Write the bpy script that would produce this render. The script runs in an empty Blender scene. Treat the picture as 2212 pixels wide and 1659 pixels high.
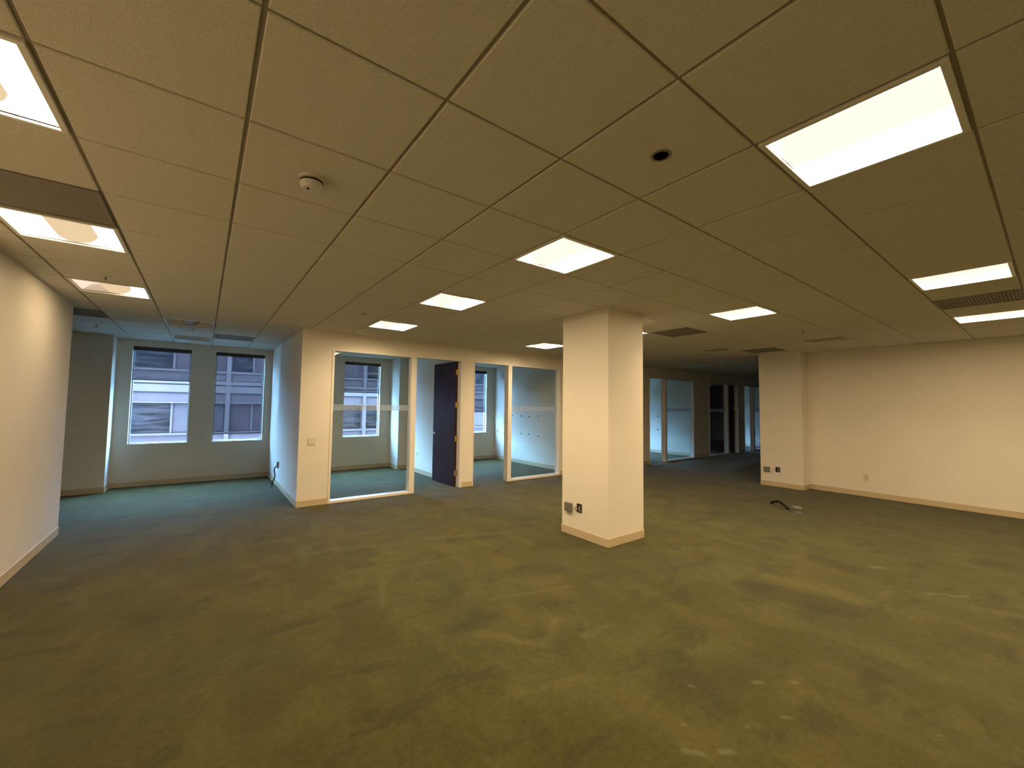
import bpy, bmesh, math, random
from mathutils import Vector, Matrix
random.seed(7)
SC = bpy.context.scene
COL = SC.collection
H = 2.7918            # ceiling height
CZ = 1.6125           # eye height
S = .6096             # ceiling module
GX0, GY0 = -.512, .7786
def gx(a): return GX0 + a * S
def gy(b): return GY0 + b * S

# ------------------------------------------------------------------ materials
def new_mat(name):
    m = bpy.data.materials.new(name); m.use_nodes = True
    nt = m.node_tree
    for n in list(nt.nodes): nt.nodes.remove(n)
    out = nt.nodes.new('ShaderNodeOutputMaterial')
    return m, nt, out
def N(nt, kind, **kw):
    n = nt.nodes.new(kind)
    for k, v in kw.items():
        if k in n.inputs: n.inputs[k].default_value = v
        else: setattr(n, k, v)
    return n
def principled(name, col, rough=.6, metal=0.0, spec=.5, noise=0.0, nscale=8.0, bump=0.0, bscale=60.0, coat=0.0):
    m, nt, out = new_mat(name)
    b = N(nt, 'ShaderNodeBsdfPrincipled')
    b.inputs['Base Color'].default_value = (*col, 1)
    b.inputs['Roughness'].default_value = rough
    b.inputs['Metallic'].default_value = metal
    b.inputs['Specular IOR Level'].default_value = spec
    b.inputs['Coat Weight'].default_value = coat
    tc = N(nt, 'ShaderNodeTexCoord')
    if noise:
        nz = N(nt, 'ShaderNodeTexNoise'); nz.inputs['Scale'].default_value = nscale; nz.inputs['Detail'].default_value = 5
        nt.links.new(tc.outputs['Object'], nz.inputs['Vector'])
        mp = N(nt, 'ShaderNodeMapRange'); mp.inputs['From Min'].default_value = .3; mp.inputs['From Max'].default_value = .7
        mp.inputs['To Min'].default_value = 1 - noise; mp.inputs['To Max'].default_value = 1 + noise
        nt.links.new(nz.outputs['Fac'], mp.inputs['Value'])
        vm = N(nt, 'ShaderNodeVectorMath', operation='SCALE'); vm.inputs[0].default_value = col
        nt.links.new(mp.outputs[0], vm.inputs['Scale'])
        nt.links.new(vm.outputs[0], b.inputs['Base Color'])
    if bump:
        nb = N(nt, 'ShaderNodeTexNoise'); nb.inputs['Scale'].default_value = bscale; nb.inputs['Detail'].default_value = 3
        nt.links.new(tc.outputs['Object'], nb.inputs['Vector'])
        bp = N(nt, 'ShaderNodeBump'); bp.inputs['Strength'].default_value = bump; bp.inputs['Distance'].default_value = .004
        nt.links.new(nb.outputs['Fac'], bp.inputs['Height']); nt.links.new(bp.outputs[0], b.inputs['Normal'])
    nt.links.new(b.outputs[0], out.inputs[0])
    return m
def emissive(name, col, strength):
    m, nt, out = new_mat(name)
    e = N(nt, 'ShaderNodeEmission'); e.inputs[0].default_value = (*col, 1); e.inputs[1].default_value = strength
    nt.links.new(e.outputs[0], out.inputs[0]); return m

LAMP = (1.0, .74, .435)
LAMP_S = 94.0
M = {}
M['wall'] = principled('painted_wall', (.82, .765, .66), .55, spec=.3, noise=.025, nscale=1.6, bump=.25, bscale=90)
M['base'] = principled('vinyl_base', (.58, .47, .30), .5, noise=.03, nscale=5)
M['tile'] = principled('ceiling_tile', (.74, .70, .61), .95, spec=.1, noise=.10, nscale=170, bump=.7, bscale=230)
M['tbar'] = principled('ceiling_grid', (.36, .32, .26), .6, spec=.3)
M['white_metal'] = principled('white_enamel', (.80, .77, .72), .35)
M['white_paint'] = principled('white_frame_paint', (.84, .80, .74), .4)
M['plate'] = principled('ivory_plate', (.66, .58, .42), .4)
M['grey_plate'] = principled('galvanised_plate', (.30, .30, .27), .4, metal=.6)
M['dark'] = principled('dark_opening', (.02, .017, .015), .8)
M['rust'] = principled('red_wire', (.25, .03, .015), .5)
M['bluewire'] = principled('blue_wire', (.03, .04, .2), .5)
M['black'] = principled('black_rubber', (.008, .006, .006), .45)
M['brass'] = principled('brass', (.75, .55, .22), .3, metal=.9)
M['nickel'] = principled('satin_nickel', (.6, .55, .48), .3, metal=1)
M['vent'] = principled('dark_vent', (.27, .235, .20), .7)
M['reflector'] = principled('lamp_reflector', (.86, .84, .80), .3)
M['lens'] = emissive('lamp_lens', LAMP, LAMP_S)
M['basket'] = emissive('lamp_basket', (1.0, .78, .50), 1.7)
M['lens_soft'] = emissive('lamp_lens_soft', LAMP, LAMP_S * .36)
M['basket_soft'] = emissive('lamp_basket_soft', (1.0, .74, .44), .85)
M['lens_out'] = emissive('lamp_lens_out', (1.0, .80, .62), 1.0)  # faint glow given to the side lens whose lamp is out
M['lens_dim'] = emissive('lamp_lens_dim', LAMP, 1.4)
M['basket_dim'] = emissive('lamp_basket_dim', LAMP, .9)
M['off_lens'] = principled('unlit_lens', (.62, .58, .52), .4)
M['off_basket'] = principled('unlit_basket', (.30, .26, .20), .4)
M['sill'] = principled('white_sill', (.42, .42, .41), .4)
M['steel'] = principled('window_aluminium', (.55, .57, .6), .4, metal=.5)
M['hem'] = principled('blind_hem', (.05, .045, .05), .6)
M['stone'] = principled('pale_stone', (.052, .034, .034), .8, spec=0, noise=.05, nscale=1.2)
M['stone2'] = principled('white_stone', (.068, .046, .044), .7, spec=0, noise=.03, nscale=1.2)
M['shadow_joint'] = principled('shadow_joint_stone', (.026, .018, .018), .8, spec=0)
M['asphalt'] = principled('asphalt', (.06, .06, .06), .9, noise=.1, nscale=.6)
M['roofing'] = principled('roofing', (.25, .25, .26), .9)
M['white_plastic'] = principled('white_plastic', (.72, .70, .66), .4)
M['dull_plastic'] = principled('dull_plastic', (.17, .16, .14), .5)
# door wood
def wood():
    m, nt, out = new_mat('dark_mahogany')
    tc = N(nt, 'ShaderNodeTexCoord'); mp = N(nt, 'ShaderNodeMapping'); mp.inputs['Scale'].default_value = (30, 30, 1.2)
    nz = N(nt, 'ShaderNodeTexNoise'); nz.inputs['Scale'].default_value = 1.0; nz.inputs['Detail'].default_value = 6
    cr = N(nt, 'ShaderNodeValToRGB'); cr.color_ramp.elements[0].position = .3; cr.color_ramp.elements[1].position = .7
    cr.color_ramp.elements[0].color = (.014, .004, .007, 1); cr.color_ramp.elements[1].color = (.036, .010, .014, 1)
    b = N(nt, 'ShaderNodeBsdfPrincipled'); b.inputs['Roughness'].default_value = .45; b.inputs['Specular IOR Level'].default_value = .3
    nt.links.new(tc.outputs['Object'], mp.inputs[0]); nt.links.new(mp.outputs[0], nz.inputs['Vector'])
    nt.links.new(nz.outputs['Fac'], cr.inputs[0]); nt.links.new(cr.outputs[0], b.inputs['Base Color'])
    nt.links.new(b.outputs[0], out.inputs[0]); return m
M['door'] = wood()
M['door_edge'] = principled('mahogany_edge', (.035, .006, .004), .5)
# architectural glass
def glass(name, tint, refl=1.0):
    m, nt, out = new_mat(name)
    lw = N(nt, 'ShaderNodeLayerWeight'); lw.inputs[0].default_value = .5
    pw = N(nt, 'ShaderNodeMath', operation='POWER'); pw.inputs[1].default_value = 4.0; nt.links.new(lw.outputs['Facing'], pw.inputs[0])
    fr = N(nt, 'ShaderNodeMath', operation='MULTIPLY_ADD'); fr.inputs[1].default_value = .7; fr.inputs[2].default_value = .03; nt.links.new(pw.outputs[0], fr.inputs[0])
    tr = N(nt, 'ShaderNodeBsdfTransparent'); tr.inputs[0].default_value = (*tint, 1)
    gl = N(nt, 'ShaderNodeBsdfGlossy'); gl.inputs['Roughness'].default_value = .02; gl.inputs[0].default_value = (refl, refl, refl, 1)
    mx = N(nt, 'ShaderNodeMixShader')
    nt.links.new(fr.outputs[0], mx.inputs[0]); nt.links.new(tr.outputs[0], mx.inputs[1]); nt.links.new(gl.outputs[0], mx.inputs[2])
    nt.links.new(mx.outputs[0], out.inputs[0]); return m
M['glass'] = glass('clear_glass', (.95, .99, .975))
M['wglass'] = glass('window_glass', (.90, .95, .97))
def mesh_fabric(name, col, open_):
    m, nt, out = new_mat(name)
    tr = N(nt, 'ShaderNodeBsdfTransparent'); tr.inputs[0].default_value = (1, 1, 1, 1)
    df = N(nt, 'ShaderNodeBsdfDiffuse'); df.inputs[0].default_value = (*col, 1)
    tl = N(nt, 'ShaderNodeBsdfTranslucent'); tl.inputs[0].default_value = (*col, 1)
    a = N(nt, 'ShaderNodeMixShader'); a.inputs[0].default_value = .5
    b = N(nt, 'ShaderNodeMixShader'); b.inputs[0].default_value = open_
    nt.links.new(df.outputs[0], a.inputs[1]); nt.links.new(tl.outputs[0], a.inputs[2])
    nt.links.new(a.outputs[0], b.inputs[1]); nt.links.new(tr.outputs[0], b.inputs[2])
    nt.links.new(b.outputs[0], out.inputs[0]); return m
M['shade'] = mesh_fabric('shade_fabric', (.012, .0105, .0115), .50)
M['frost'] = mesh_fabric('frosted_film', (.72, .82, .96), .1)
# glazing across the street
def pane(name, c0, c1, sc):
    m, nt, out = new_mat(name)
    tc = N(nt, 'ShaderNodeTexCoord'); mp = N(nt, 'ShaderNodeMapping'); mp.inputs['Scale'].default_value = sc
    nz = N(nt, 'ShaderNodeTexNoise'); nz.inputs['Scale'].default_value = 1.0; nz.inputs['Detail'].default_value = 4; nz.inputs['Distortion'].default_value = 1.2
    cr = N(nt, 'ShaderNodeValToRGB'); cr.color_ramp.elements[0].position = .38; cr.color_ramp.elements[1].position = .62
    cr.color_ramp.elements[0].color = (*c0, 1); cr.color_ramp.elements[1].color = (*c1, 1)
    b = N(nt, 'ShaderNodeBsdfPrincipled'); b.inputs['Roughness'].default_value = .3; b.inputs['Specular IOR Level'].default_value = .06
    nt.links.new(tc.outputs['Object'], mp.inputs[0]); nt.links.new(mp.outputs[0], nz.inputs['Vector'])
    nt.links.new(nz.outputs['Fac'], cr.inputs[0]); nt.links.new(cr.outputs[0], b.inputs['Base Color'])
    nt.links.new(b.outputs[0], out.inputs[0]); return m
M['pane_dark'] = pane('rippled_dark_pane', (.003, .002, .002), (.022, .015, .0155), (.5, 1, 3.2))
M['pane_blind'] = pane('blind_behind_pane', (.036, .024, .0245), (.044, .029, .029), (.4, 1, .4))
M['pane_rose'] = pane('rosy_curtain_pane', (.034, .0175, .018), (.042, .0235, .024), (.6, 1, .3))

# carpet
def carpet():
    m, nt, out = new_mat('worn_green_carpet')
    L = nt.links
    tc = N(nt, 'ShaderNodeTexCoord')
    P = tc.outputs['Object']
    def noise(scale, detail=4, dist=0.0, rough=.5, mscale=None, rot=0):
        n = N(nt, 'ShaderNodeTexNoise'); n.inputs['Scale'].default_value = scale; n.inputs['Detail'].default_value = detail
        n.inputs['Distortion'].default_value = dist; n.inputs['Roughness'].default_value = rough
        if mscale:
            mp = N(nt, 'ShaderNodeMapping'); mp.inputs['Scale'].default_value = mscale; mp.inputs['Rotation'].default_value = (0, 0, rot)
            L.new(P, mp.inputs[0]); L.new(mp.outputs[0], n.inputs['Vector'])
        else: L.new(P, n.inputs['Vector'])
        return n.outputs['Fac']
    def math_(op, a, b=None, c=None, clamp=False):
        n = N(nt, 'ShaderNodeMath', operation=op); n.use_clamp = clamp
        for i, v in enumerate((a, b, c)):
            if v is None: continue
            if isinstance(v, (int, float)): n.inputs[i].default_value = v
            else: L.new(v, n.inputs[i])
        return n.outputs[0]
    def ramp(v, a, b, lo=0., hi=1., smooth=True):
        n = N(nt, 'ShaderNodeMapRange'); n.interpolation_type = 'SMOOTHSTEP' if smooth else 'LINEAR'
        for k, x in zip(('From Min', 'From Max', 'To Min', 'To Max'), (a, b, lo, hi)): n.inputs[k].default_value = x
        L.new(v, n.inputs['Value']); return n.outputs[0]
    def mixc(fac, a, b):
        n = N(nt, 'ShaderNodeMix', data_type='RGBA')
        if isinstance(fac, (int, float)): n.inputs[0].default_value = fac
        else: L.new(fac, n.inputs[0])
        for i, v in ((6, a), (7, b)):
            if isinstance(v, tuple): n.inputs[i].default_value = (*v, 1)
            else: L.new(v, n.inputs[i])
        return n.outputs[2]
    big = noise(.9, 5, .5)
    mid = noise(1.0, 7, .5, .62, (2.6, 1.6, 1), .5)
    mid2 = noise(1.0, 7, .5, .64, (1.8, 3.4, 1), -.5)
    fine = noise(26, 4)
    pile = noise(420, 2)
    base = mixc(ramp(big, .38, .62), (.059, .0535, .0165), (.055, .0575, .0215))
    base = mixc(ramp(mid, .40, .66, 0, .8), base, (.084, .078, .027))
    base = mixc(ramp(mid2, .52, .66, 0, .6), base, (.034, .035, .0135))
    base = mixc(ramp(noise(2.2, 7, .8, .66, (1.5, .8, 1), 1.1), .55, .75, 0, .5), base, (.096, .089, .037))
    # worn marks left by furniture: soft segments on the carpet
    wob = N(nt, 'ShaderNodeTexNoise'); wob.inputs['Scale'].default_value = 5; wob.inputs['Detail'].default_value = 3; L.new(P, wob.inputs['Vector'])
    wv = N(nt, 'ShaderNodeVectorMath', operation='SUBTRACT'); L.new(wob.outputs['Color'], wv.inputs[0]); wv.inputs[1].default_value = (.5, .5, .5)
    ws = N(nt, 'ShaderNodeVectorMath', operation='SCALE'); L.new(wv.outputs[0], ws.inputs[0]); ws.inputs['Scale'].default_value = .09
    PW = N(nt, 'ShaderNodeVectorMath', operation='ADD'); L.new(P, PW.inputs[0]); L.new(ws.outputs[0], PW.inputs[1])
    def seg(x0, y0, x1, y1, w, soft=.6):
        a = N(nt, 'ShaderNodeVectorMath', operation='SUBTRACT'); L.new(PW.outputs[0], a.inputs[0]); a.inputs[1].default_value = (x0, y0, 0)
        ml = N(nt, 'ShaderNodeVectorMath', operation='MULTIPLY'); L.new(a.outputs[0], ml.inputs[0]); ml.inputs[1].default_value = (1, 1, 0)
        d = (x1 - x0, y1 - y0, 0); l2 = d[0] ** 2 + d[1] ** 2
        dt = N(nt, 'ShaderNodeVectorMath', operation='DOT_PRODUCT'); L.new(ml.outputs[0], dt.inputs[0]); dt.inputs[1].default_value = d
        t = math_('DIVIDE', dt.outputs['Value'], l2, clamp=True)
        sc = N(nt, 'ShaderNodeVectorMath', operation='SCALE'); sc.inputs[0].default_value = d; L.new(t, sc.inputs['Scale'])
        df = N(nt, 'ShaderNodeVectorMath', operation='SUBTRACT'); L.new(ml.outputs[0], df.inputs[0]); L.new(sc.outputs[0], df.inputs[1])
        ln = N(nt, 'ShaderNodeVectorMath', operation='LENGTH'); L.new(df.outputs[0], ln.inputs[0])
        return ramp(ln.outputs['Value'], w * (1 - soft), w, 1, 0)
    marks = [(1.41, 3.94, 2.08, 3.92, .05, .8), (1.64, 2.51, 1.93, 2.16, .06, .8), (1.93, 2.16, 2.23, 2.36, .05, .8),
             (2.23, 2.09, 2.42, 2.07, .05, .6), (4.45, 1.75, 4.5, 1.0, .10, .8), (4.5, 1.0, 5.0, .96, .05, .8),
             (6.65, 2.1, 6.9, 1.45, .09, .7), (7.3, 1.75, 7.5, 1.45, .07, .7), (1.2, 3.3, 1.45, 3.95, .05, .9),
             (1.2, 4.9, 2.0, 4.6, .10, .9), (2.3, 4.6, 3.2, 4.3, .08, .9), (2.0, 2.9, 2.7, 2.7, .05, .9), (1.5, 1.9, 1.9, 1.75, .07, .9)]
    tot = None
    for mk in marks:
        v = seg(*mk); tot = v if tot is None else math_('MAXIMUM', tot, v)
    base = mixc(math_('MULTIPLY', tot, .26), base, (.125, .115, .055))
    # dull dirty patch with a straight edge beside the long mark
    dk = None
    for mk in [(4.05, 1.7, 4.2, 1.15, .22, .35), (5.4, 1.6, 5.3, 1.25, .18, .4), (2.3, 1.35, 2.9, 1.2, .25, .9), (2.5, 3.2, 2.9, 3.0, .2, .9)]:
        v = seg(*mk); dk = v if dk is None else math_('MAXIMUM', dk, v)
    base = mixc(math_('MULTIPLY', dk, .40), base, (.034, .031, .014))
    # chalky specks
    sp = None
    for mk in [(2.68, 1.13, 2.71, 1.11, .022, .6), (2.86, 1.01, 2.89, 1.0, .018, .7), (2.28, 1.0, 2.29, .99, .014, .5), (2.49, .93, 2.53, .90, .02, .8),
               (1.89, 1.13, 1.95, 1.05, .02, .8), (2.02, 1.0, 2.06, .97, .025, .8), (5.6, 1.2, 5.66, 1.15, .05, .8), (2.35, 1.35, 2.37, 1.33, .015, .6),
               (5.2, .75, 5.4, .55, .035, .8), (2.02, 1.2, 2.04, 1.19, .012, .6), (3.0, .42, 3.01, .41, .01, .6)]:
        v = seg(*mk); sp = v if sp is None else math_('MAXIMUM', sp, v)
    base = mixc(math_('MULTIPLY', sp, .3), base, (.17, .18, .14))
    f = math_('ADD', math_('ADD', ramp(fine, .3, .7, -.13, .13, False), ramp(noise(95, 3), .3, .7, -.14, .14, False)), ramp(pile, .3, .7, .70, 1.34, False))
    wt = N(nt, 'ShaderNodeVectorMath', operation='MULTIPLY'); L.new(base, wt.inputs[0]); wt.inputs[1].default_value = (.92, .91, .78)
    hs = N(nt, 'ShaderNodeVectorMath', operation='SCALE'); L.new(wt.outputs[0], hs.inputs[0]); L.new(f, hs.inputs['Scale'])
    b = N(nt, 'ShaderNodeBsdfPrincipled'); b.inputs['Roughness'].default_value = .95; b.inputs['Specular IOR Level'].default_value = .05
    b.inputs['Sheen Weight'].default_value = .12; b.inputs['Sheen Roughness'].default_value = .5
    L.new(hs.outputs[0], b.inputs['Base Color'])
    bp = N(nt, 'ShaderNodeBump'); bp.inputs['Strength'].default_value = .5; bp.inputs['Distance'].default_value = .004
    L.new(pile, bp.inputs['Height']); L.new(bp.outputs[0], b.inputs['Normal'])
    L.new(b.outputs[0], out.inputs[0]); return m
M['carpet'] = carpet()

# ------------------------------------------------------------------ mesh helpers
class MB:
    def __init__(s): s.bm = bmesh.new()
    def box(s, x0, x1, y0, y1, z0, z1, bev=0.0):
        bm = s.bm
        vs = [bm.verts.new((x, y, z)) for x in (x0, x1) for y in (y0, y1) for z in (z0, z1)]
        q = [(0, 1, 3, 2), (4, 6, 7, 5), (0, 4, 5, 1), (2, 3, 7, 6), (0, 2, 6, 4), (1, 5, 7, 3)]
        fs = [bm.faces.new([vs[i] for i in f]) for f in q]
        if bev:
            es = list({e for f in fs for e in f.edges})
            bmesh.ops.bevel(bm, geom=es, offset=bev, segments=2, affect='EDGES', profile=.5)
        return s
    def prism(s, prof, y0, y1, axis='y'):
        """extrude an (u,z) outline along y (or x)"""
        bm = s.bm
        mk = (lambda u, z, t: (u, t, z)) if axis == 'y' else (lambda u, z, t: (t, u, z))
        a = [bm.verts.new(mk(u, z, y0)) for u, z in prof]; b = [bm.verts.new(mk(u, z, y1)) for u, z in prof]
        n = len(prof)
        for i in range(n): bm.faces.new((a[i], a[(i + 1) % n], b[(i + 1) % n], b[i]))
        bm.faces.new(a[::-1]); bm.faces.new(b); return s
    def sheet(s, prof, y0, y1):
        bm = s.bm
        a = [bm.verts.new((u, y0, z)) for u, z in prof]; b = [bm.verts.new((u, y1, z)) for u, z in prof]
        for i in range(len(prof) - 1): bm.faces.new((a[i], a[i + 1], b[i + 1], b[i]))
        return s
    def cyl(s, c, r, h, axis='z', seg=24, r2=None):
        r2 = r if r2 is None else r2
        mt = {'z': Matrix(), 'x': Matrix.Rotation(math.pi / 2, 4, 'Y'), 'y': Matrix.Rotation(-math.pi / 2, 4, 'X')}[axis]
        bmesh.ops.create_cone(s.bm, cap_ends=True, segments=seg, radius1=r, radius2=r2, depth=h, matrix=Matrix.Translation(c) @ mt)
        return s
    def lathe(s, prof, c, seg=28, flip=1):
        bm = s.bm; rings = []
        for r, z in prof:
            rings.append([bm.verts.new((c[0] + r * math.cos(t * 2 * math.pi / seg), c[1] + r * math.sin(t * 2 * math.pi / seg), c[2] + z * flip)) for t in range(seg)])
        for k in range(len(rings) - 1):
            for t in range(seg):
                bm.faces.new((rings[k][t], rings[k][(t + 1) % seg], rings[k + 1][(t + 1) % seg], rings[k + 1][t]))
        for rg in (rings[0], rings[-1]):
            try: bm.faces.new(rg)
            except ValueError: pass
        return s
    def tube(s, pts, r, seg=10):
        pts = [Vector(p) for p in pts]; bm = s.bm; rings = []
        up = Vector((0, 0, 1))
        for i, p in enumerate(pts):
            d = (pts[min(i + 1, len(pts) - 1)] - pts[max(i - 1, 0)]).normalized()
            a = d.cross(up); a = a.normalized() if a.length > 1e-3 else d.cross(Vector((1, 0, 0))).normalized()
            b = d.cross(a).normalized()
            rr = r[i] if isinstance(r, (list, tuple)) else r
            rings.append([bm.verts.new(p + rr * (math.cos(t * 2 * math.pi / seg) * a + math.sin(t * 2 * math.pi / seg) * b)) for t in range(seg)])
        for k in range(len(rings) - 1):
            for t in range(seg): bm.faces.new((rings[k][t], rings[k][(t + 1) % seg], rings[k + 1][(t + 1) % seg], rings[k + 1][t]))
        bm.faces.new(rings[0][::-1]); bm.faces.new(rings[-1]); return s
    def build(s, name, mat, parent=None, smooth=False, label=None):
        bm = s.bm
        bmesh.ops.recalc_face_normals(bm, faces=bm.faces[:])
        me = bpy.data.meshes.new(name); bm.to_mesh(me); bm.free()
        me.materials.append(mat)
        if smooth:
            for p in me.polygons: p.use_smooth = True
            try: me.set_sharp_from_angle(angle=math.radians(35))
            except Exception: pass
        o = bpy.data.objects.new(name, me); COL.objects.link(o)
        if parent is not None: o.parent = parent
        if label: o['label'] = label
        return o
def tag(o, label, cat, group=None, kind=None):
    o['label'] = label; o['category'] = cat
    if group: o['group'] = group
    if kind: o['kind'] = kind
    return o
def empty(name, loc=(0, 0, 0), rz=0.0):
    o = bpy.data.objects.new(name, None); COL.objects.link(o); o.location = loc; o.rotation_euler = (0, 0, rz)
    o.empty_display_size = .1
    return o
def copy_tree(o, parent=None):
    c = o.copy(); COL.objects.link(c)
    if parent is not None: c.parent = parent
    for ch in list(o.children): copy_tree(ch, c)
    return c
def spline(pts, n=8):
    P = [Vector(p) for p in pts]; out = []
    for i in range(len(P) - 1):
        p0, p1, p2, p3 = P[max(i - 1, 0)], P[i], P[i + 1], P[min(i + 2, len(P) - 1)]
        for k in range(n):
            t = k / n
            out.append(.5 * ((2 * p1) + (-p0 + p2) * t + (2 * p0 - 5 * p1 + 4 * p2 - p3) * t * t + (-p0 + 3 * p1 - 3 * p2 + p3) * t ** 3))
    out.append(P[-1]); return out

# ------------------------------------------------------------------ plan
XL, XR, YB, YF = -5.0, 20.5, -4.2, 10.55     # outer limits; YF = window wall face
YP = 7.13; PT = .12                          # office front
TOP = H + .012
tag(MB().box(XL, XR, YB, YF + .3, -.12, 0).build('floor', M['carpet']), 'worn olive green carpet over the whole floor', 'floor', kind='structure')

# fixtures lying in the ceiling grid
LIT = [(-1, -1), (-1, 2), (-1, 5), (-1, 8), (4, -4), (4, -1), (4, 2), (4, 5), (4, 8), (9, -4), (9, -1), (9, 2), (9, 5), (9, 8), (13, -1), (13, -4)]  # includes unseen fixtures behind the viewer, added to light the room
UNLIT = [(14, 2), (14, 5), (0, 11), (0, 14)]
DIM = [(4, 14)]
VENTS = [(10, 4), (15, 4), (-1, 4), (1, 13), (-2, 11), (11, -1)]
holes = set(LIT + UNLIT + DIM + VENTS)
A0, A1, B0, B1 = -8, 35, -9, 17
cl = MB()
for a in range(A0, A1):
    for b in range(B0, B1):
        if (a, b) in holes: continue
        x0, x1 = max(gx(a) + .008, XL), min(gx(a + 1) - .008, XR)
        y0, y1 = max(gy(b) + .006, YB), min(gy(b + 1) - .006, YF)
        if x1 - x0 < .02 or y1 - y0 < .02: continue
        e = .004
        bm = cl.bm
        v = [bm.verts.new(p) for p in [(x0, y0, H + .02), (x1, y0, H + .02), (x1, y1, H + .02), (x0, y1, H + .02),
             (x0, y0, H + e), (x1, y0, H + e), (x1, y1, H + e), (x0, y1, H + e),
             (x0 + e, y0 + e, H), (x1 - e, y0 + e, H), (x1 - e, y1 - e, H), (x0 + e, y1 - e, H)]]
        for q in [(0, 1, 2, 3)]: bm.faces.new([v[i] for i in q])
        for k in (0, 4):
            for i in range(4): bm.faces.new((v[k + i], v[k + (i + 1) % 4], v[k + 4 + (i + 1) % 4], v[k + 4 + i]))
        bm.faces.new([v[i] for i in (11, 10, 9, 8)])
ceiling = cl.build('ceiling', M['tile'])
tag(ceiling, 'suspended ceiling of beige mineral fibre tiles', 'ceiling', kind='structure')
tb = MB()
for a in range(A0, A1 + 1):
    x = gx(a)
    if XL < x < XR: tb.box(x - .0115, x + .0115, YB, YF, H + .010, H + .045)
for b in range(B0, B1 + 1):
    y = gy(b)
    if YB < y < YF: tb.box(XL, XR, y - .0115, y + .0115, H + .0105, H + .044)
tb.build('grid_bars', M['tbar'], ceiling, label='narrow metal grid bars between the tiles')
MB().box(XL, XR, YB, YF, H + .24, H + .32).build('slab', M['dark'], ceiling)

# walls
def wall(name, boxes, label, mat='wall'):
    mb = MB()
    for bx in boxes: mb.box(*bx)
    return tag(mb.build(name, M[mat]), label, 'wall', kind='structure')
wall('wall_left', [(-1.45, -1.33, YB, 7.27, 0, TOP)], 'near cream wall at the left edge of the room')
wall('wall_rear', [(XL, XR, YB - .12, YB, 0, H + .3)], 'cream wall behind the viewer')
wall('wall_alcove', [(XL, -1.45, 7.15, 7.27, 0, TOP), (XL - .12, XL, YB, YF + .3, 0, H + .3)], 'cream walls of the side space behind the left wall')
wall('wall_right', [(10.02, 10.16, YB, 3.12, 0, TOP)], 'long plain tan wall on the right')
wall('wall_far', [(XR, XR + .12, YB, YF + .3, 0, H + .3)], 'end wall of the dark far hall')
wall('wall_hall', [(10.30, XR, 3.79, 3.91, 0, TOP)], 'side wall of the dark hall past the right pier')
tag(MB().box(XL - .12, XR + .12, YB - .12, YF + .3, H + .33, 17).box(XL - .12, XR + .12, YB - .12, YF + .3, -14, -.125).build('wall_unseen_storeys', M['roofing']), 'unseen storeys added above and below, screening sky from the facade opposite', 'wall', kind='structure')  # unseen mass added to keep part of the sky off the facade opposite
# dividers between offices
for i, (x, lab) in enumerate([(1.21, 'cream side wall of the first office facing the window bay'), (4.14, 'wall between first and second office, partly hidden by open door'),
                              (7.25, 'office wall marked with two rows of small holes'), (10.05, 'office wall behind the square column'),
                              (13.22, 'pale lit office wall behind the far glass'), (16.02, 'dividing wall by the dark far door'), (19.0, 'last dividing wall of the far offices')]):
    wall('wall_divider', [(x, x + .10, YP + PT if i else YP, YF, 0, TOP)], lab)
# office front with openings : (x0,x1,kind)
HT = 2.512
OPEN = [(1.66, 4.10), (4.38, 6.79), (7.70, 10.02), (10.34, 12.77), (13.72, 15.83), (16.33, 18.78)]
bx = []; xs = 1.31
for a, b in OPEN:
    bx.append((xs, a, YP, YP + PT, 0, HT)); xs = b
bx.append((xs, XR, YP, YP + PT, 0, HT)); bx.append((1.31, XR, YP, YP + PT, HT, TOP))
bx[0] = (1.31, 1.66, YP, YP + PT, 0, HT)
wall('wall_office_front', bx, 'cream office front wall with tall glazed openings')

# window wall
WZ0, WZ1 = .80, 2.665
WIN = [(-3.55, -2.66), (-4.85, -3.95), (-1.11, -.225), (.175, 1.06), (1.48, 2.36), (2.76, 3.65), (4.78, 5.66), (6.07, 6.95), (7.7, 8.58), (8.98, 9.86), (10.55, 11.43), (11.95, 12.83), (13.6, 14.48), (14.85, 15.7), (16.4, 17.28), (17.8, 18.7)]  # second entry is an unseen window added to brighten the bay
bx = []; xs = XL
for a, b in WIN:
    bx.append((xs, a, YF, YF + .13, WZ0, WZ1)); xs = b
bx.append((xs, XR, YF, YF + .13, WZ0, WZ1)); bx.append((XL, XR, YF, YF + .13, 0, WZ0)); bx.append((XL, XR, YF, YF + .13, WZ1, H + .3))
wall('wall_back', bx, 'cream outer wall holding the street windows')
wall('wall_pier', [(-2.10, -1.33, 10.12, YF, 0, TOP)], 'boxed pier projecting left of the street windows')
wall('wall_pier', [(3.93, 4.14, 9.95, YF, 0, TOP)], 'narrow boxed pier in the far corner of first office')

# baseboards
def baseb(name, boxes, lab):
    mb = MB()
    for b in boxes: mb.box(*b, bev=.003)
    return tag(mb.build(name, M['base']), lab, 'baseboard', kind='structure')
t = .006; bh = .10
baseb('baseboard_left', [(-1.33, -1.33 + t, YB + .01, 7.27 + t, 0, bh), (-1.45, -1.33, 7.27, 7.27 + t, 0, bh)], 'tan baseboard of the near left wall')
baseb('baseboard_right', [(10.02 - t, 10.02, YB + .01, 3.11, 0, bh)], 'tan baseboard of the long right wall')
baseb('baseboard_front', [(1.21 - t, 1.655, YP - t, YP, 0, bh), (4.14, 4.375, YP - t, YP, 0, bh), (6.80, 7.69, YP - t, YP, 0, bh), (10.03, 10.33, YP - t, YP, 0, bh),
                          (12.78, 13.71, YP - t, YP, 0, bh), (15.87, 16.32, YP - t, YP, 0, bh), (18.8, XR, YP - t, YP, 0, bh)], 'tan baseboard pieces below the office front')
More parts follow.
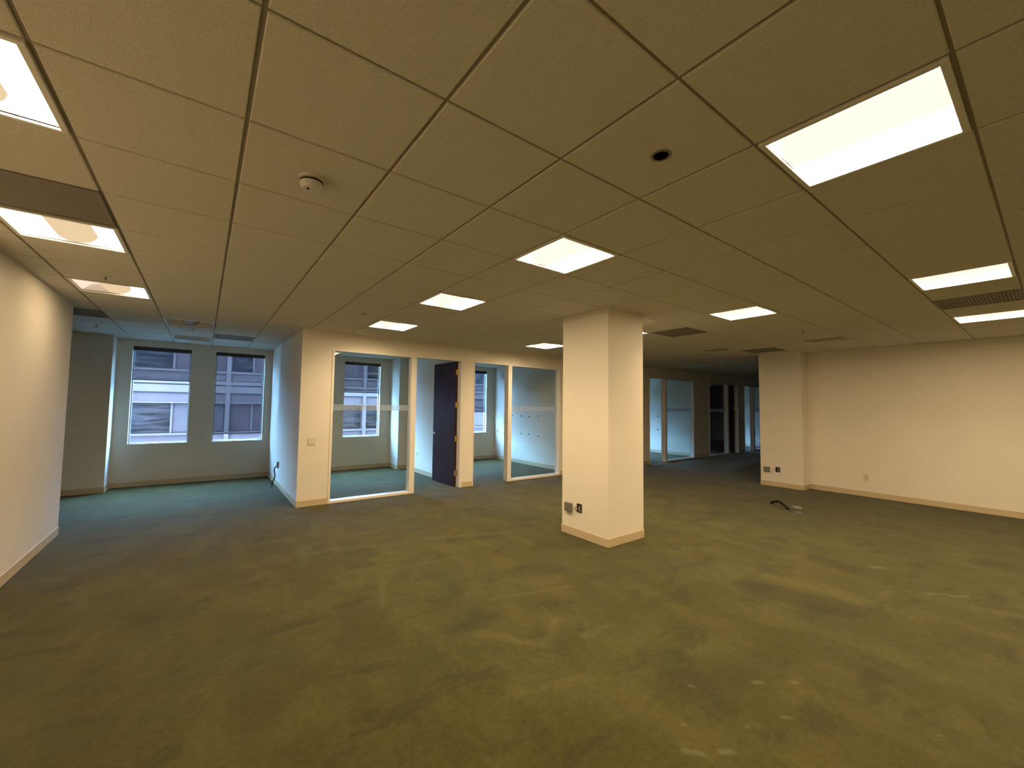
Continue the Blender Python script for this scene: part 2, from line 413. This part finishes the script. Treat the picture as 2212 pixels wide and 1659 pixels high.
baseb('baseboard_back', [(-1.33, 1.20, YF - t, YF, 0, bh), (1.32, 3.92, YF - t, YF, 0, bh), (4.25, 7.24, YF - t, YF, 0, bh), (XL, -2.11, YF - t, YF, 0, bh),
                         (-2.10 - t, -1.33 + t, 10.12 - t, 10.12, 0, bh), (-1.33, -1.33 + t, 10.12, YF, 0, bh), (3.93 - t, 4.13, 9.95 - t, 9.95, 0, bh), (3.93 - t, 3.93, 9.95, YF - t, 0, bh),
                         (7.36, XR, YF - t, YF, 0, bh)], 'baseboard under the street windows')
baseb('baseboard_side', [(1.21 - t, 1.21, YP, YF - t, 0, bh), (1.31, 1.31 + t, YP + PT, YF - t, 0, bh), (4.14 - t, 4.14, YP + PT, 9.94, 0, bh), (7.25 - t, 7.25, YP + PT, YF - t, 0, bh),
                         (10.05 - t, 10.05, YP + PT, YF - t, 0, bh), (13.22 - t, 13.22, YP + PT, YF - t, 0, bh), (16.02 - t, 16.02, YP + PT, YF - t, 0, bh), (19.0 - t, 19.0, YP + PT, YF - t, 0, bh)], 'baseboards along the office dividers')
baseb('baseboard_hall', [(10.31, XR, 3.91, 3.91 + t, 0, bh), (XR - t, XR, 3.93, YP - .01, 0, bh)], 'baseboard of the dark far hall')

# columns
def column(x0, x1, y0, y1, name, label):
    c = empty(name, ((x0 + x1) / 2, (y0 + y1) / 2, 0)); tag(c, label, 'column')
    w, d = (x1 - x0) / 2, (y1 - y0) / 2
    MB().box(-w, w, -d, d, 0, H + .009, bev=.006).build('shaft', M['wall'], c)
    MB().box(-w - t, w + t, -d - t, d + t, 0, bh, bev=.004).build('baseboard', M['base'], c)
    return c
column(3.785, 4.455, 3.16, 3.925, 'square_column', 'free-standing square cream column in the middle of the carpet')
column(9.67, 10.30, 3.12, 3.91, 'wall_column', 'cream pier standing out from the end of the right wall')

# ------------------------------------------------------------------ interior glazing and doors
def glazed(n, x0, x1, label, thick_left=False, thick_right=False, stripes=True):
    """framed floor-to-header pane between x0 and x1"""
    w = empty('window_%d' % n, (x0, YP, 0)); tag(w, label, 'glass partition', kind='structure')
    l = .10 if thick_left else .04; r = .10 if thick_right else .04; W = x1 - x0
    y0, y1 = -.012, PT + .012; zt = HT
    f = MB()
    f.box(0, l, y0, y1, .0, zt, bev=.006); f.box(W - r, W, y0, y1, .0, zt, bev=.006)
    f.box(l, W - r, y0, y1, .0, .045, bev=.006); f.box(l, W - r, y0, y1, zt - .03, zt, bev=.004)
    f.build('frame', M['white_paint'], w)
    MB().box(l - .004, W - r + .004, .052, .062, .041, zt - .026).build('pane', M['glass'], w)
    if stripes:
        s = MB(); x = l + .01
        while x < W - r - .02:
            s.box(x, x + .014, .0495, .0519, 1.505, 1.605); x += .0275
        s.build('frosted_stripes', M['frost'], w, label='row of short upright frosted bars')
    return w
glazed(1, 1.66, 3.14, 'large floor-length office pane nearest the left corner', thick_right=True)
glazed(2, 5.25, 6.79, 'floor-length office pane just left of the square column', thick_left=True)
glazed(3, 7.70, 9.15, 'office pane hidden behind the square column', thick_right=True)
glazed(4, 11.13, 12.77, 'pale glowing office pane just right of the square column', thick_left=True)
glazed(5, 13.72, 15.10, 'black-looking far pane with dark door behind', thick_right=True)
glazed(6, 17.08, 18.78, 'farthest office pane beside the right pier', thick_left=True)

def door_leaf(n, hx, right, label, jamb_x, head):
    """leaf swung 90 degrees into the office; hx = hinge line; right = hinged on the right jamb"""
    d = empty('door_%d' % n, (hx, YP + PT, 0)); tag(d, label, 'door', kind='structure')
    lw, lt, lh = .90, .045, HT - .02
    s = -1 if right else 1
    a0, a1 = (-lt, 0) if right else (0, lt)
    R = Matrix.Rotation(math.radians(2.2 if right else -2.2), 4, 'Z')
    def fin(mb, name, mat, parent, smooth=False, label=None):
        bmesh.ops.transform(mb.bm, matrix=R, verts=mb.bm.verts[:]); return mb.build(name, mat, parent, smooth, label)
    leaf = fin(MB().box(a0, a1, .004, lw, .008, lh, bev=.002), 'leaf', M['door'], d)
    fin(MB().box(a0 + .001, a1 - .001, .0015, .0045, .008, lh), 'hinge_edge', M['door_edge'], d, label='dark red hinge edge')
    for z in (.27, .95, 1.62, 2.28):
        h = MB(); cx = (a0 + a1) / 2
        h.box(a0 + .001, a1 - .001, -.002, .001, z - .055, z + .055)
        h.cyl((a1 + .006 if right else a0 - .006, -.004, z), .007, .115, seg=12)
        hx_ = (a1 - .0008, a1 + .0015) if right else (a0 - .0015, a0 + .0008)
        h.box(hx_[0], hx_[1], -.045, -.002, z - .055, z + .055)
        fin(h, 'hinge', M['brass'], d)
    for face, sg in ((a0, -1), (a1, 1)):
        h = MB(); h.cyl((face + sg * .005, lw - .07, 1.02), .026, .010, 'x', 20); h.cyl((face + sg * .025, lw - .07, 1.02), .010, .04, 'x', 14)
        h.tube(spline([(face + sg * .048, lw - .065, 1.02), (face + sg * .052, lw - .11, 1.022), (face + sg * .048, lw - .18, 1.015)], 5), .009, 8)
        fin(h, 'handle', M['nickel'], d, True, 'satin metal lever handle')
    j = MB(); x0, x1 = jamb_x
    j.box(x0 - d.location.x, x1 - d.location.x, -PT - .010, .010, 0, HT, bev=.004)
    xa, xb = head
    j.box(xa - d.location.x, xb - d.location.x, -PT - .010, .010, HT - .022, HT, bev=.003)
    j.build('door_frame', M['white_paint'], d)
    return d
door_leaf(1, 4.078, True, 'dark mahogany door standing open into the first office', (4.08, 4.10), (3.14, 4.08))
door_leaf(2, 4.402, False, 'open doorway of second office beside the narrow cream strip', (4.38, 4.40), (4.40, 5.25))
door_leaf(3, 9.998, True, 'door of the office hidden behind the square column', (10.0, 10.02), (9.15, 10.0))
door_leaf(4, 10.362, False, 'open doorway at the right edge of the square column', (10.34, 10.36), (10.36, 11.13))
door_leaf(5, 15.808, True, 'black far door with three pale hinges', (15.81, 15.83), (15.10, 15.81))
door_leaf(6, 16.352, False, 'farthest open doorway beside the right pier', (16.33, 16.35), (16.35, 17.08))

# ------------------------------------------------------------------ street windows and blinds
wl = ['street window of the hidden side bay', 'unseen outer street window added to brighten the side bay', 'left street window of the open bay, blind half drawn', 'right street window of the open bay, blind nearly closed', 'street window in first office hidden by the office corner',
      'street window seen through the first office pane', 'left street window of the second office', 'narrow strip of street window seen through the second doorway'] + ['street window of the offices behind the square column'] * 2 + ['street window of the glowing far office'] * 2 + ['street window of the dark far office'] * 2 + ['street window of the farthest office'] * 2
# height of each blind's lower edge
drop = [2.5, 2.5, 2.03, .955, 1.5, 1.905, 1.8, 1.42, 1.4, 1.4, 1.9, 1.7, .82, .82, 1.6, 1.6]
for i, (a, b) in enumerate(WIN):
    w = empty('window_%d' % (i + 7), ((a + b) / 2, YF, 0)); hw = (b - a) / 2
    tag(w, wl[i], 'window', kind='structure')
    f = MB(); y0, y1 = .08, .12
    f.box(-hw, -hw + .022, y0, y1, WZ0, WZ1); f.box(hw - .022, hw, y0, y1, WZ0, WZ1)
    f.box(-hw + .022, hw - .022, y0, y1, WZ0, WZ0 + .022); f.box(-hw + .022, hw - .022, y0, y1, WZ1 - .022, WZ1)
    f.build('frame', M['steel'], w)
    MB().box(-hw + .018, hw - .018, .097, .103, WZ0 + .018, WZ1 - .018).build('pane', M['wglass'], w)
    MB().box(-hw + .001, hw - .001, .002, .079, WZ0, WZ0 + .005).build('sill', M['sill'], w)
bl = [None] * 15
bl[0] = 'dark roller blind in the hidden side bay window'
bl[1] = 'roller blind drawn one third down the left bay window'
bl[2] = 'roller blind drawn almost to the sill of the right bay window'
bl[3] = 'roller blind behind the first office corner'
bl[4] = 'roller blind seen through the first office pane'
bl[5] = 'roller blind on the left window of second office'
bl[6] = 'roller blind seen as a narrow strip through second doorway'
bl[7] = bl[8] = 'roller blind behind the square column'
bl[9] = bl[10] = 'roller blind in the glowing far office'
bl[11] = bl[12] = 'closed roller blind in the dark far office'
bl[13] = bl[14] = 'roller blind in the farthest office'
bl.insert(1, 'rolled-up dark blind of the added, unseen outer bay window')
for i, (a, b) in enumerate(WIN):
    r = empty('roller_blind', ((a + b) / 2, YF + .045, 0)); hw = (b - a) / 2
    tag(r, bl[i], 'window blind', group='grey mesh roller blinds' if i < 8 else 'blinds of ' + bl[i].split(' ', 3)[-1])
    m = MB(); m.cyl((0, 0, WZ1 - .030), .022, 2 * hw - .05, 'x', 18); m.box(-hw + .004, hw - .004, -.040, -.034, WZ1 - .075, WZ1 - .001); m.build('roller', M['hem'], r, True)
    e = .012 if i != 3 else .018
    MB().box(-hw + .012, hw - e, .020, .0212, drop[i] + .012, WZ1 - .03).build('fabric', M['shade'], r)
    MB().box(-hw + .012, hw - e, .014, .026, drop[i] - .008, drop[i] + .012, bev=.003).build('hem_bar', M['hem'], r)

# ------------------------------------------------------------------ ceiling lights
def make_light(kind='lit'):
    r = empty('ceiling_light')
    h = S / 2
    f = MB()   # trim lying on the grid
    f.box(-h + .010, h - .010, -h + .010, -h + .034, -.006, .012, bev=.002); f.box(-h + .010, h - .010, h - .034, h - .010, -.006, .012, bev=.002)
    f.box(-h + .010, -h + .034, -h + .034, h - .034, -.006, .012, bev=.002); f.box(h - .034, h - .010, -h + .034, h - .034, -.006, .012, bev=.002)
    f.build('frame', M['white_metal'], r)
    i = h - .034
    hs = MB()   # housing: end plates and top
    hs.box(-i, i, -i - .006, -i, .004, .14); hs.box(-i, i, i, i + .006, .004, .14); hs.box(-i - .006, -i, -i, i, .004, .14); hs.box(i, i + .006, -i, i, .004, .14)
    hs.box(-i - .006, i + .006, -i - .006, i + .006, .14, .146)
    hs.build('housing', M['reflector'], r)
    bw = .115
    lens = {'lit': 'lens', 'dim': 'lens_dim', 'off': 'off_lens', 'soft': 'lens_soft', 'half': 'lens_soft'}[kind]; bas = {'lit': 'basket', 'dim': 'basket_dim', 'off': 'off_basket', 'soft': 'basket_soft', 'half': 'basket_soft'}[kind]
    for s in (-1, 1):
        prof = []
        for k in range(11):
            u = k / 10
            prof.append((s * (i - .002 - (i - bw) * u), .010 + .085 * math.sin(u * math.pi * .62)))
        MB().sheet(prof, -i + .001, i - .001).build('side_lens', M['lens_out' if kind == 'half' and s < 0 else lens], r, True, 'dull side lens' if kind == 'half' and s < 0 else None)
    prof = []
    for k in range(17):
        th = math.pi * k / 16
        prof.append((-bw * math.cos(th), .085 - .075 * math.sin(th)))
    MB().sheet(prof, -i + .001, i - .001).build('centre_basket', M[bas], r, True, 'curved perforated centre basket')
    return r
lab = {
 (-1, -1): 'unseen ceiling light added behind the viewer at left', (-1, 2): 'glaring ceiling light cut by the upper left edge', (-1, 5): 'ceiling light left, beside a dark grille and left edge',
 (-1, 8): 'smallest lit light along the left wall, basket clearly visible', (4, -4): 'unseen ceiling light added behind the viewer', (4, -1): 'largest glaring ceiling light, upper right',
 (4, 2): 'diamond shaped ceiling light in the picture centre', (4, 5): 'second ceiling light behind the central one, above first office', (4, 8): 'third ceiling light of the row, closest to office front',
 (9, -4): 'unseen ceiling light added behind the viewer at right', (9, -1): 'long looking ceiling light near right edge, upper one', (9, 2): 'lit ceiling light just right of the square column top',
 (9, 5): 'ceiling light peeping out behind the square column', (9, 8): 'thin far ceiling light touching left side of square column', (13, -1): 'lowest lit ceiling light cut by the right edge', (13, -4): 'unseen ceiling light added at far right',
 (14, 2): 'unlit ceiling light above the right wall pier', (14, 5): 'unlit ceiling light beyond the round column, over dark hall', (0, 11): 'unlit ceiling light of window bay, nearer one',
 (0, 14): 'unlit ceiling light closest to the bay windows', (4, 14): 'dimly lit ceiling light inside first office'}
lab[(14, 5)] = 'unlit ceiling light over the mouth of the dark hall'
proto = {}
SOFT = [c for c in LIT if c[0] == -1 and c[1] < 8]
for kind, cells in (('lit', [c for c in LIT if c[0] != -1]), ('soft', SOFT), ('half', [(-1, 8)]), ('off', UNLIT), ('dim', DIM)):
    for (a, b) in cells:
        if kind not in proto: proto[kind] = o = make_light(kind)
        else: o = copy_tree(proto[kind])
        o.location = (gx(a) + S / 2, gy(b) + S / 2, H)
        tag(o, lab[(a, b)], 'ceiling light', group='square recessed office ceiling lights')

# ceiling vents
def make_vent():
    r = empty('ceiling_vent'); h = S / 2
    f = MB()
    f.box(-h + .010, h - .010, -h + .010, -h + .032, -.004, .012, bev=.002); f.box(-h + .010, h - .010, h - .032, h - .010, -.004, .012, bev=.002)
    f.box(-h + .010, -h + .032, -h + .032, h - .032, -.004, .012, bev=.002); f.box(h - .032, h - .010, -h + .032, h - .032, -.004, .012, bev=.002)
    f.build('frame', M['vent'], r)
    g = MB(); n = 22; i = h - .032
    for k in range(n):
        y = -i + (k + .5) * 2 * i / n
        g.box(-i, i, y - .0105, y + .0105, .002, .010)
    for k in range(5):
        x = -i + (k + .5) * 2 * i / 5
        g.box(x - .004, x + .004, -i, i, .010, .018)
    g.build('grille', M['vent'], r)
    MB().box(-i, i, -i, i, .06, .066).build('duct', M['dark'], r)
    return r
vl = {(10, 4): 'dark return grille right of the square column top', (15, 4): 'dark grille above the right wall pier', (-1, 4): 'dark grille between two left ceiling lights',
      (1, 13): 'dark slot grille above the right bay window', (-2, 11): 'dark grille at the end of the left wall', (11, -1): 'dull grille beside the upper right-edge light'}
vp = None
for c in VENTS:
    if vp is None: vp = o = make_vent()
    else: o = copy_tree(vp)
    o.location = (gx(c[0]) + S / 2, gy(c[1]) + S / 2, H)
    tag(o, vl[c], 'ceiling vent', group='dark ceiling grilles')

# smoke detector
sd = empty('smoke_detector', (.405, 2.31, H)); tag(sd, 'round white smoke detector on the left part of the ceiling', 'smoke detector')
MB().lathe([(.0, 0), (.062, 0), (.064, -.006), (.060, -.012), (.0, -.012)], (0, 0, 0)).build('base', M['white_plastic'], sd, True)
MB().lathe([(0, -.012), (.048, -.012), (.056, -.022), (.054, -.045), (.044, -.064), (.0, -.068)], (0, 0, 0)).build('head', M['white_plastic'], sd, True)
MB().cyl((-.018, -.012, -.0665), .007, .006, seg=14).build('sensor_hole', M['dark'], sd)
MB().lathe([(.0548, -.020), (.0565, -.022), (.0555, -.030), (.0535, -.033)], (0, 0, 0)).build('slot_ring', M['dark'], sd, True)
# black round opening
sp = empty('ceiling_speaker', (1.66, 1.075, H)); tag(sp, 'small black round fitting in the ceiling above the central light', 'ceiling fitting')
MB().lathe([(.034, -.001), (.045, -.001), (.046, -.004), (.042, -.006), (.034, -.004)], (0, 0, 0)).build('ring', M['vent'], sp, True)
MB().lathe([(0, -.002), (.034, -.002), (.034, -.004), (0, -.004)], (0, 0, 0)).build('grille', M['dark'], sp, True)
# sprinklers
def make_sprinkler():
    r = empty('ceiling_sprinkler')
    MB().lathe([(0, 0), (.036, 0), (.034, -.005), (.012, -.008), (0, -.008)], (0, 0, 0)).build('escutcheon', M['white_plastic'], r, True)
    m = MB(); m.cyl((0, 0, -.014), .008, .02, seg=12); m.build('nozzle', M['grey_plate'], r)
    MB().cyl((0, 0, -.034), .015, .003, seg=16).build('deflector', M['grey_plate'], r)
    m = MB(); m.tube([(.008, 0, -.02), (.012, 0, -.026), (.003, 0, -.034)], .002, 6); m.tube([(-.008, 0, -.02), (-.012, 0, -.026), (-.003, 0, -.034)], .002, 6); m.build('yoke', M['grey_plate'], r)
    return r
spp = None
for (x, y, l) in [(-.79, 5.385, 'small sprinkler head between the two left wall lights'), (-.19, 8.35, 'sprinkler head in front of the bay windows'), (-1.38, 8.97, 'sprinkler head deep in the side space at left'),
                  (7.14, 2.26, 'sprinkler head above the right wall pier, left of unlit light')]:
    if spp is None: spp = o = make_sprinkler()
    else: o = copy_tree(spp)
    o.location = (x, y, H); tag(o, l, 'sprinkler', group='pendent ceiling sprinklers')
o = MB().lathe([(0, 0), (.040, 0), (.041, -.003), (.036, -.007), (0, -.008)], (0, 0, 0)).build('ceiling_sprinkler_cover', M['sill'], None, True)
o.location = (1.63, 5.41, H); tag(o, 'small pale round cover disc left of the office ceiling lights', 'sprinkler cover')

# ------------------------------------------------------------------ wall fittings
def wplate(name, loc, face, w, h, mat, label, cat, detail='outlet', depth=.006, group=None):
    """plate on a wall; face: '-x' means the plate looks towards -x"""
    r = empty(name, loc, {'-y': 0, '-x': -math.pi / 2, '+x': math.pi / 2}[face]); tag(r, label, cat, group)
    MB().box(-w / 2, w / 2, -depth, 0, -h / 2, h / 2, bev=.0018).build('plate', M[mat], r)
    if detail == 'outlet':
        for z in (-.02, .02):
            s = MB(); s.box(-.014, .014, -depth - .002, -depth + .001, z - .013, z + .013, bev=.001); s.build('socket', M['plate'], r)
            s2 = MB(); s2.box(-.007, -.005, -depth - .0025, -depth - .0018, z - .004, z + .006); s2.box(.005, .007, -depth - .0025, -depth - .0018, z - .004, z + .006); s2.build('slots', M['dark'], r)
    if detail == 'switch':
        for x in (-.024, .024):
            MB().box(x - .016, x + .016, -depth - .004, -depth + .001, -.033, .033, bev=.0015).build('rocker', M['white_plastic'], r)
    if detail == 'box':
        MB().box(-w / 2 + .008, w / 2 - .008, -depth - .004, -depth + .001, -h / 2 + .01, h / 2 - .01, bev=.002).build('cover', M['grey_plate'], r)
        for x in (-w / 4, w / 4): MB().cyl((x, -depth - .005, 0), .010, .004, 'y', 14).build('knockout', M['vent'], r)
    return r
wplate('light_switch', (1.395, YP, 1.01), '-y', .118, .118, 'plate', 'double light switch on the cream wall left of first pane', 'light switch', 'switch')
wplate('wall_box', (3.785, 3.79, .345), '-x', .115, .105, 'grey_plate', 'grey metal box low on the square column', 'electrical box', 'box', .035)
wplate('wall_box', (9.67, 3.78, .345), '-x', .115, .105, 'grey_plate', 'grey metal box low on the right wall pier', 'electrical box', 'box', .035)
def open_box(loc, label):
    r = empty('open_socket', loc, -math.pi / 2); tag(r, label, 'open socket')
    MB().box(-.038, .038, -.003, 0, -.05, .05).build('recess', M['dark'], r)
    m = MB(); m.box(-.044, -.038, -.005, 0, -.054, .054); m.box(.038, .044, -.005, 0, -.054, .054); m.box(-.038, .038, -.005, 0, .05, .054); m.box(-.038, .038, -.005, 0, -.054, -.05); m.build('rim', M['grey_plate'], r)
    MB().tube(spline([(-.01, -.002, .03), (-.02, -.03, .02), (-.035, -.05, -.005), (-.02, -.03, -.03), (.0, -.004, -.035)], 5), .004, 7).build('wire', M['bluewire'], r, True)
    MB().tube(spline([(.015, -.002, .025), (.01, -.02, .0), (.02, -.012, -.03), (.01, -.004, -.04)], 5), .005, 7).build('wire', M['white_plastic'], r, True)
    MB().tube(spline([(.02, -.002, .035), (.015, -.025, .02), (.0, -.03, -.01), (.02, -.006, -.03)], 5), .0035, 7).build('wire', M['rust'], r, True)
    return r
open_box((3.785, 3.615, .36), 'open dark socket box with loose wires on square column')
open_box((9.67, 3.575, .355), 'open dark socket box on the right wall pier')
wplate('wall_outlet', (10.02, 2.22, .362), '-x', .075, .118, 'plate', 'outlet on the right wall nearer the pier', 'wall outlet')
wplate('wall_outlet', (10.02, .50, .32), '-x', .075, .118, 'wall', 'blank painted-over plate near right picture edge', 'wall plate', 'none')
wplate('wall_outlet', (4.14, 9.25, .43), '-x', .075, .118, 'plate', 'outlet on office wall left of the mahogany door', 'wall outlet')
wplate('wall_outlet', (1.21, 9.05, .43), '-x', .075, .118, 'grey_plate', 'dark outlet with black cord in the window bay', 'wall outlet', 'box', .03)
o = MB().tube(spline([(1.168, 9.05, .40), (1.14, 9.05, .34), (1.155, 9.04, .22), (1.13, 9.09, .10), (1.12, 9.13, .014), (1.08, 9.22, .012)], 8), .011, 9).build('power_cord', M['black'], None, True)
tag(o, 'black cord hanging from the outlet in window bay', 'power cord')
o = MB().cyl((1.205, 7.53, 1.05), .007, .014, 'x', 12).build('wall_hook', M['sill']); tag(o, 'tiny white hook on side wall of first office', 'wall hook')
# screws left in the second office wall and in the far office wall
for (y, z) in [(10.01, 1.335), (9.61, 1.333), (9.20, 1.333), (8.84, 1.325), (8.45, 1.35)]:
    o = MB().cyl((0, 0, 0), .019, .010, 'x', 12).build('wall_anchor', M['dark']); o.location = (7.247, y, z); tag(o, 'small dark anchor, upper row, on the second office wall', 'wall anchor', 'anchors in the upper row on the office wall')
for (y, z) in [(10.36, .855), (10.02, .805), (9.19, .835), (8.86, .835), (8.44, .81)]:
    o = MB().cyl((0, 0, 0), .019, .010, 'x', 12).build('wall_anchor', M['dark']); o.location = (7.247, y, z); tag(o, 'small dark anchor, lower row, on the second office wall', 'wall anchor', 'anchors in the lower row on the office wall')
for z, l in ((1.31, 'upper'), (.83, 'lower')):
    o = MB().cyl((13.216, 8.76, z), .024, .010, 'x', 12).build('wall_anchor', M['dark']); tag(o, l + ' dark anchor on the pale far office wall', 'wall anchor')

# floor box and cable whip
o = MB().tube(spline([(7.86, 3.02, .016), (7.80, 2.95, .055), (7.74, 2.86, .080), (7.66, 2.76, .060), (7.60, 2.68, .018)], 8), .021, 12).build('cable_whip', M['black'], None, True)
tag(o, 'short thick black cable end arching off the carpet', 'cable')
fb = empty('floor_box', (7.53, 2.52, 0), math.radians(35)); tag(fb, 'white floor box with raised lid on the carpet near right wall', 'floor box')
MB().box(-.08, .08, -.06, .06, .0, .012, bev=.003).build('base', M['dull_plastic'], fb)
MB().box(-.055, .045, -.042, .042, .012, .070, bev=.004).build('body', M['dull_plastic'], fb)
m = MB(); m.box(-.07, .075, -.055, .055, 0, .006, bev=.002); bmesh.ops.transform(m.bm, matrix=Matrix.Translation((0, 0, .074)) @ Matrix.Rotation(math.radians(-6), 4, 'Y'), verts=m.bm.verts[:]); m.build('lid', M['dull_plastic'], fb)

# ------------------------------------------------------------------ the street outside
K = 29 / 25.6; FY = 29.0
bd = empty('office_building', (0, FY, -14)); tag(bd, 'pale stone building across the street seen through the windows', 'building')
def Z(z): return z * K + CZ + 14
fc = MB(); XA, XB = -32 * 1.0, 52.0
PER = 3.08
rows = [-4, -3, -2, -1, 0, 1]
# spandrel zones fill everything between window bands
for k in rows:
    zb, zt = Z(-.07 + PER * k), Z(1.58 + PER * k)
    fc.box(XA, XB, 0, .5, zb, zt)
top = Z(1.58 + PER * 1); 
fc.box(XA, XB, .28, .5, 0, top)
fc.box(XA, XB, 0, .5, 0, Z(-1.5 + PER * -4))
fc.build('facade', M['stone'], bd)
mo = MB()
for k in rows:
    for z0, z1, d in ((.47, .82, .10), (.88, 1.06, .14), (-.07, .0, .06), (1.48, 1.58, .10)):
        mo.box(XA, XB, -d, -.001, Z(z0 + PER * k), Z(z1 + PER * k))
mo.box(XA, XB, -.5, .5, top, top + .5)
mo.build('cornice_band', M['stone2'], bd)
js = MB()  # dark strips put in for the shadow lines between the bands
for k in rows:
    for z0, z1, d in ((.42, .47, .05), (.82, .88, .05), (1.06, 1.10, .05)): js.box(XA, XB, -d, -.001, Z(z0 + PER * k), Z(z1 + PER * k))
js.build('band_shadow_joint', M['shadow_joint'], bd)
piers = [1.0 + 6.9 * j for j in range(-4, 7)]
for p in piers:
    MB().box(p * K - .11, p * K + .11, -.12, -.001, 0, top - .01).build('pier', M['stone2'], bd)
thin = []
for p in piers: thin += [(p + 1.08) * K, (p + 2.9) * K, (p + 4.7) * K]
kinds = ['pane_dark', 'pane_blind', 'pane_rose']
for k in (-1, 0, 1):
    for p in piers[1:-2]:
        e = [p * K + .12, (p + 1.08) * K, (p + 2.9) * K, (p + 4.7) * K, (p + 6.9) * K - .12]
        for j in range(4):
            kd = random.choice(kinds)
            if abs(p - 1.0) < .1: kd = ['pane_rose', 'pane_rose', 'pane_blind', 'pane_dark'][j]
            if abs(p + 5.9) < .1: kd = ['pane_blind', 'pane_blind', 'pane_dark', 'pane_blind'][j]
            if abs(p - 7.9) < .1: kd = ['pane_dark', 'pane_rose', 'pane_blind', 'pane_rose'][j]
            if k == 1: kd = 'pane_dark' if (j + int(p)) % 2 else 'pane_rose'
            MB().box(e[j] + .05, e[j + 1] - .05, .18, .20, Z(-1.47 + PER * k), Z(-.10 + PER * k)).build('window_pane', M[kd], bd)
mt = MB()
for x in thin: 
    for k in (-1, 0, 1): mt.box(x - .045, x + .045, .10, .27, Z(-1.5 + PER * k), Z(-.07 + PER * k))
mt.build('mullions', M['stone2'], bd)
MB().box(XA, XB, .5, 12, 0, top + .3).build('roof_block', M['roofing'], bd)
tag(MB().box(-60, 80, YF + .4, FY - .6, -14.3, -14.0).build('street', M['asphalt']), 'unseen asphalt street far below, added for bounced daylight', 'street')  # unseen ground added to bounce sky light upward

# ------------------------------------------------------------------ light of the sky
wd = bpy.data.worlds.new('sky'); SC.world = wd; wd.use_nodes = True
bg = wd.node_tree.nodes['Background']; bg.inputs[0].default_value = (.32, .60, 1.0, 1); bg.inputs[1].default_value = 70

# ------------------------------------------------------------------ camera
yaw, pitch, roll, fpx = .6440137, .0537329, .0128960, 886.338
cy, sy, cp, sp_ = math.cos(yaw), math.sin(yaw), math.cos(pitch), math.sin(pitch)
fw = Vector((sy * cp, cy * cp, sp_)); r0 = Vector((cy, -sy, 0)); u0 = r0.cross(fw)
cr, sr = math.cos(roll), math.sin(roll)
rt = cr * r0 + sr * u0; up = -sr * r0 + cr * u0
cam = bpy.data.cameras.new('camera'); co = bpy.data.objects.new('camera', cam); COL.objects.link(co)
mw = Matrix.Identity(4)
for i in range(3): mw[i][0], mw[i][1], mw[i][2] = rt[i], up[i], -fw[i]
mw[2][3] = CZ; co.matrix_world = mw
cam.sensor_fit = 'HORIZONTAL'; cam.sensor_width = 36; cam.lens = 36 * fpx / 2212; cam.clip_start = .05; cam.clip_end = 300
SC.camera = co
vs = SC.view_settings
vs.view_transform = 'Standard'; vs.look = 'None'; vs.exposure = 0; vs.gamma = 1; vs.use_curve_mapping = False
cy_ = SC.cycles
cy_.max_bounces = 6; cy_.diffuse_bounces = 4; cy_.glossy_bounces = 2; cy_.transparent_max_bounces = 12; cy_.use_adaptive_sampling = True; cy_.adaptive_threshold = .06; cy_.adaptive_min_samples = 24; cy_.caustics_reflective = False; cy_.caustics_refractive = False
cy_.sample_clamp_indirect = 6; cy_.use_denoising = True; cy_.use_light_tree = True
